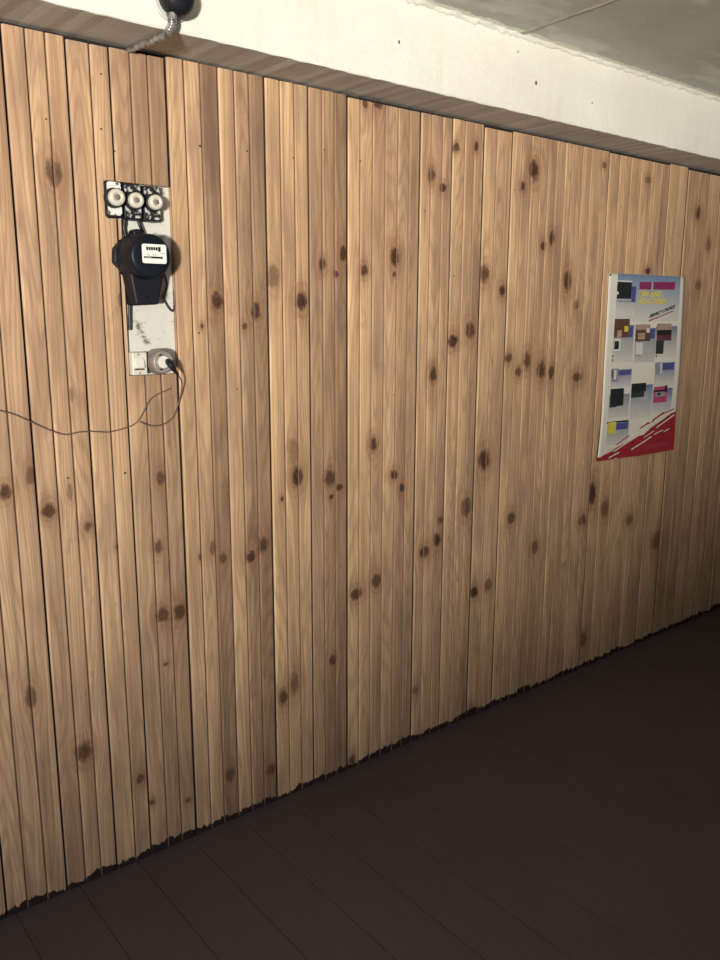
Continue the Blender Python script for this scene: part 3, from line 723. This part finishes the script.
for s in [(120, 330, 180, 300, 12), (180, 275, 280, 205, 12), (370, 140, 440, 98, 14), (470, 75, 560, 20, 16), (545, 30, 640, -8, 10), (440, 105, 480, 85, 8)]: printed('brush_stroke', [('red', stroke(*s), 2)], corner)

def lettering(name, text, p0, p1, hgt, ink, shear=0.0, lev=2, spread=True, parent=None, bold=0.0):
    """text laid between photo points p0 and p1 (baseline), cap height hgt in photo px"""
    cu = bpy.data.curves.new(name, 'FONT'); cu.body = text; cu.size = 1; cu.resolution_u = 3; cu.offset = bold
    tmp = bpy.data.objects.new(name, cu); C.objects.link(tmp); bpy.context.view_layer.update()
    me = bpy.data.meshes.new_from_object(tmp.evaluated_get(bpy.context.evaluated_depsgraph_get()))
    C.objects.unlink(tmp); bpy.data.objects.remove(tmp)
    xs = [v.co.x for v in me.vertices]; x0, x1 = min(xs), max(xs); ch = max(v.co.y for v in me.vertices)
    a, b = uv(*p0), uv(*p1); c = uv(p0[0], p0[1] - hgt); hv = c[1] - a[1]
    for v in me.vertices:
        s = (v.co.x - x0) / (x1 - x0); k = v.co.y / ch
        u_ = a[0] + (b[0] - a[0]) * s + shear * k * .03; v_ = a[1] + (b[1] - a[1]) * s + hv * k
        v.co = sheet(u_, v_, LEV[lev]) - PO
    me.materials.append(INK[ink]); o = bpy.data.objects.new(name, me); C.objects.link(o); o.parent = parent or t
    return o
T = lambda x, y: (630 + x / 12, 275 + y / 12)
printed('printed_band', [('magenta', (T(118, 84), T(545, 84), T(535, 176), T(112, 172)), 1)])
printed('printed_band', [('head', (T(262, 84), T(282, 84), T(276, 176), T(256, 176)), 2, (.4, .6))])
lettering('printed_title', 'TIPS AND', T(105, 258), T(380, 258), 5.6, 'yellow', bold=.05)
lettering('printed_title', 'SOLUTIONS', T(103, 345), T(430, 345), 5.6, 'yellow', bold=.05)
lettering('printed_slogan', 'PERFECT CHOICE', T(228, 520), T(530, 398), 3.9, 'black', shear=.6, bold=.05)
printed('slogan_underline', [('red', (T(225, 545), T(525, 424), T(525, 434), T(225, 560)), 2)])
for y in (278, 292, 306): printed('printed_small_text', [('pink', (D(410, y), D(590, y - 26), D(590, y - 22), D(410, y + 5)), 2)], corner)

for px, py, lab in ((610.3, 274.8, 'tiny dark tack at the upper left corner of the poster'),):
    u_, v_ = uv(px, py); p = sheet(u_, v_, .001); bm = bmesh.new()
    lathe(bm, [(.001, p.y - .002), (.0045, p.y - .0012), (.005, p.y)], p.x, p.z, 14)
    lathe(bm, [(.0008, p.y), (.0008, WALL + .006)], p.x, p.z, 6)
    tag(obj('tack', bm, M['nail'], smooth=True), lab, 'tack')

# ------------------------------------------------------------------ light
def area(name, loc, target, sx, sy, power, col, spread=180):
    d = bpy.data.lights.new(name, 'AREA'); d.shape = 'RECTANGLE'; d.size = sx; d.size_y = sy; d.energy = power; d.color = col; d.spread = math.radians(spread)
    o = bpy.data.objects.new(name, d); C.objects.link(o); o.location = loc
    o.rotation_euler = (Vector(target) - Vector(loc)).to_track_quat('-Z', 'Y').to_euler(); return o
def spot(name, loc, target, power, col, angle, radius):
    d = bpy.data.lights.new(name, 'SPOT'); d.energy = power; d.color = col; d.spot_size = math.radians(angle); d.spot_blend = 1; d.shadow_soft_size = radius
    o = bpy.data.objects.new(name, d); C.objects.link(o); o.location = loc
    o.rotation_euler = (Vector(target) - Vector(loc)).to_track_quat('-Z', 'Y').to_euler(); return o
spot('doorway_light', (-5.85, -6.0, 1.0), (1.0, 2.0, 3.42), 7500, (1.0, .955, .875), 40, .35)
area('beam_ceiling_fill', (2.6, -1.9, .05), (2.7, -1.2, 2.4), 2.4, 1.0, 40, (1.0, .95, .86), 150)  # unseen upward fill, added to brighten the ceiling and right end of the beam
area('cool_left_fill', (-1.2, -.9, 2.1), (.2, .7, .0), .8, .8, 15, (.70, .80, 1.0), 105)  # unseen cool fill added for the floor and lower left boards
w = bpy.data.worlds.new('room_air'); bpy.context.scene.world = w; w.use_nodes = True
w.node_tree.nodes['Background'].inputs[0].default_value = (.85, .9, 1, 1); w.node_tree.nodes['Background'].inputs[1].default_value = .022
vs = bpy.context.scene.view_settings
vs.view_transform = 'Standard'; vs.look = 'None'; vs.gamma = 1; vs.exposure = 0; vs.use_curve_mapping = False
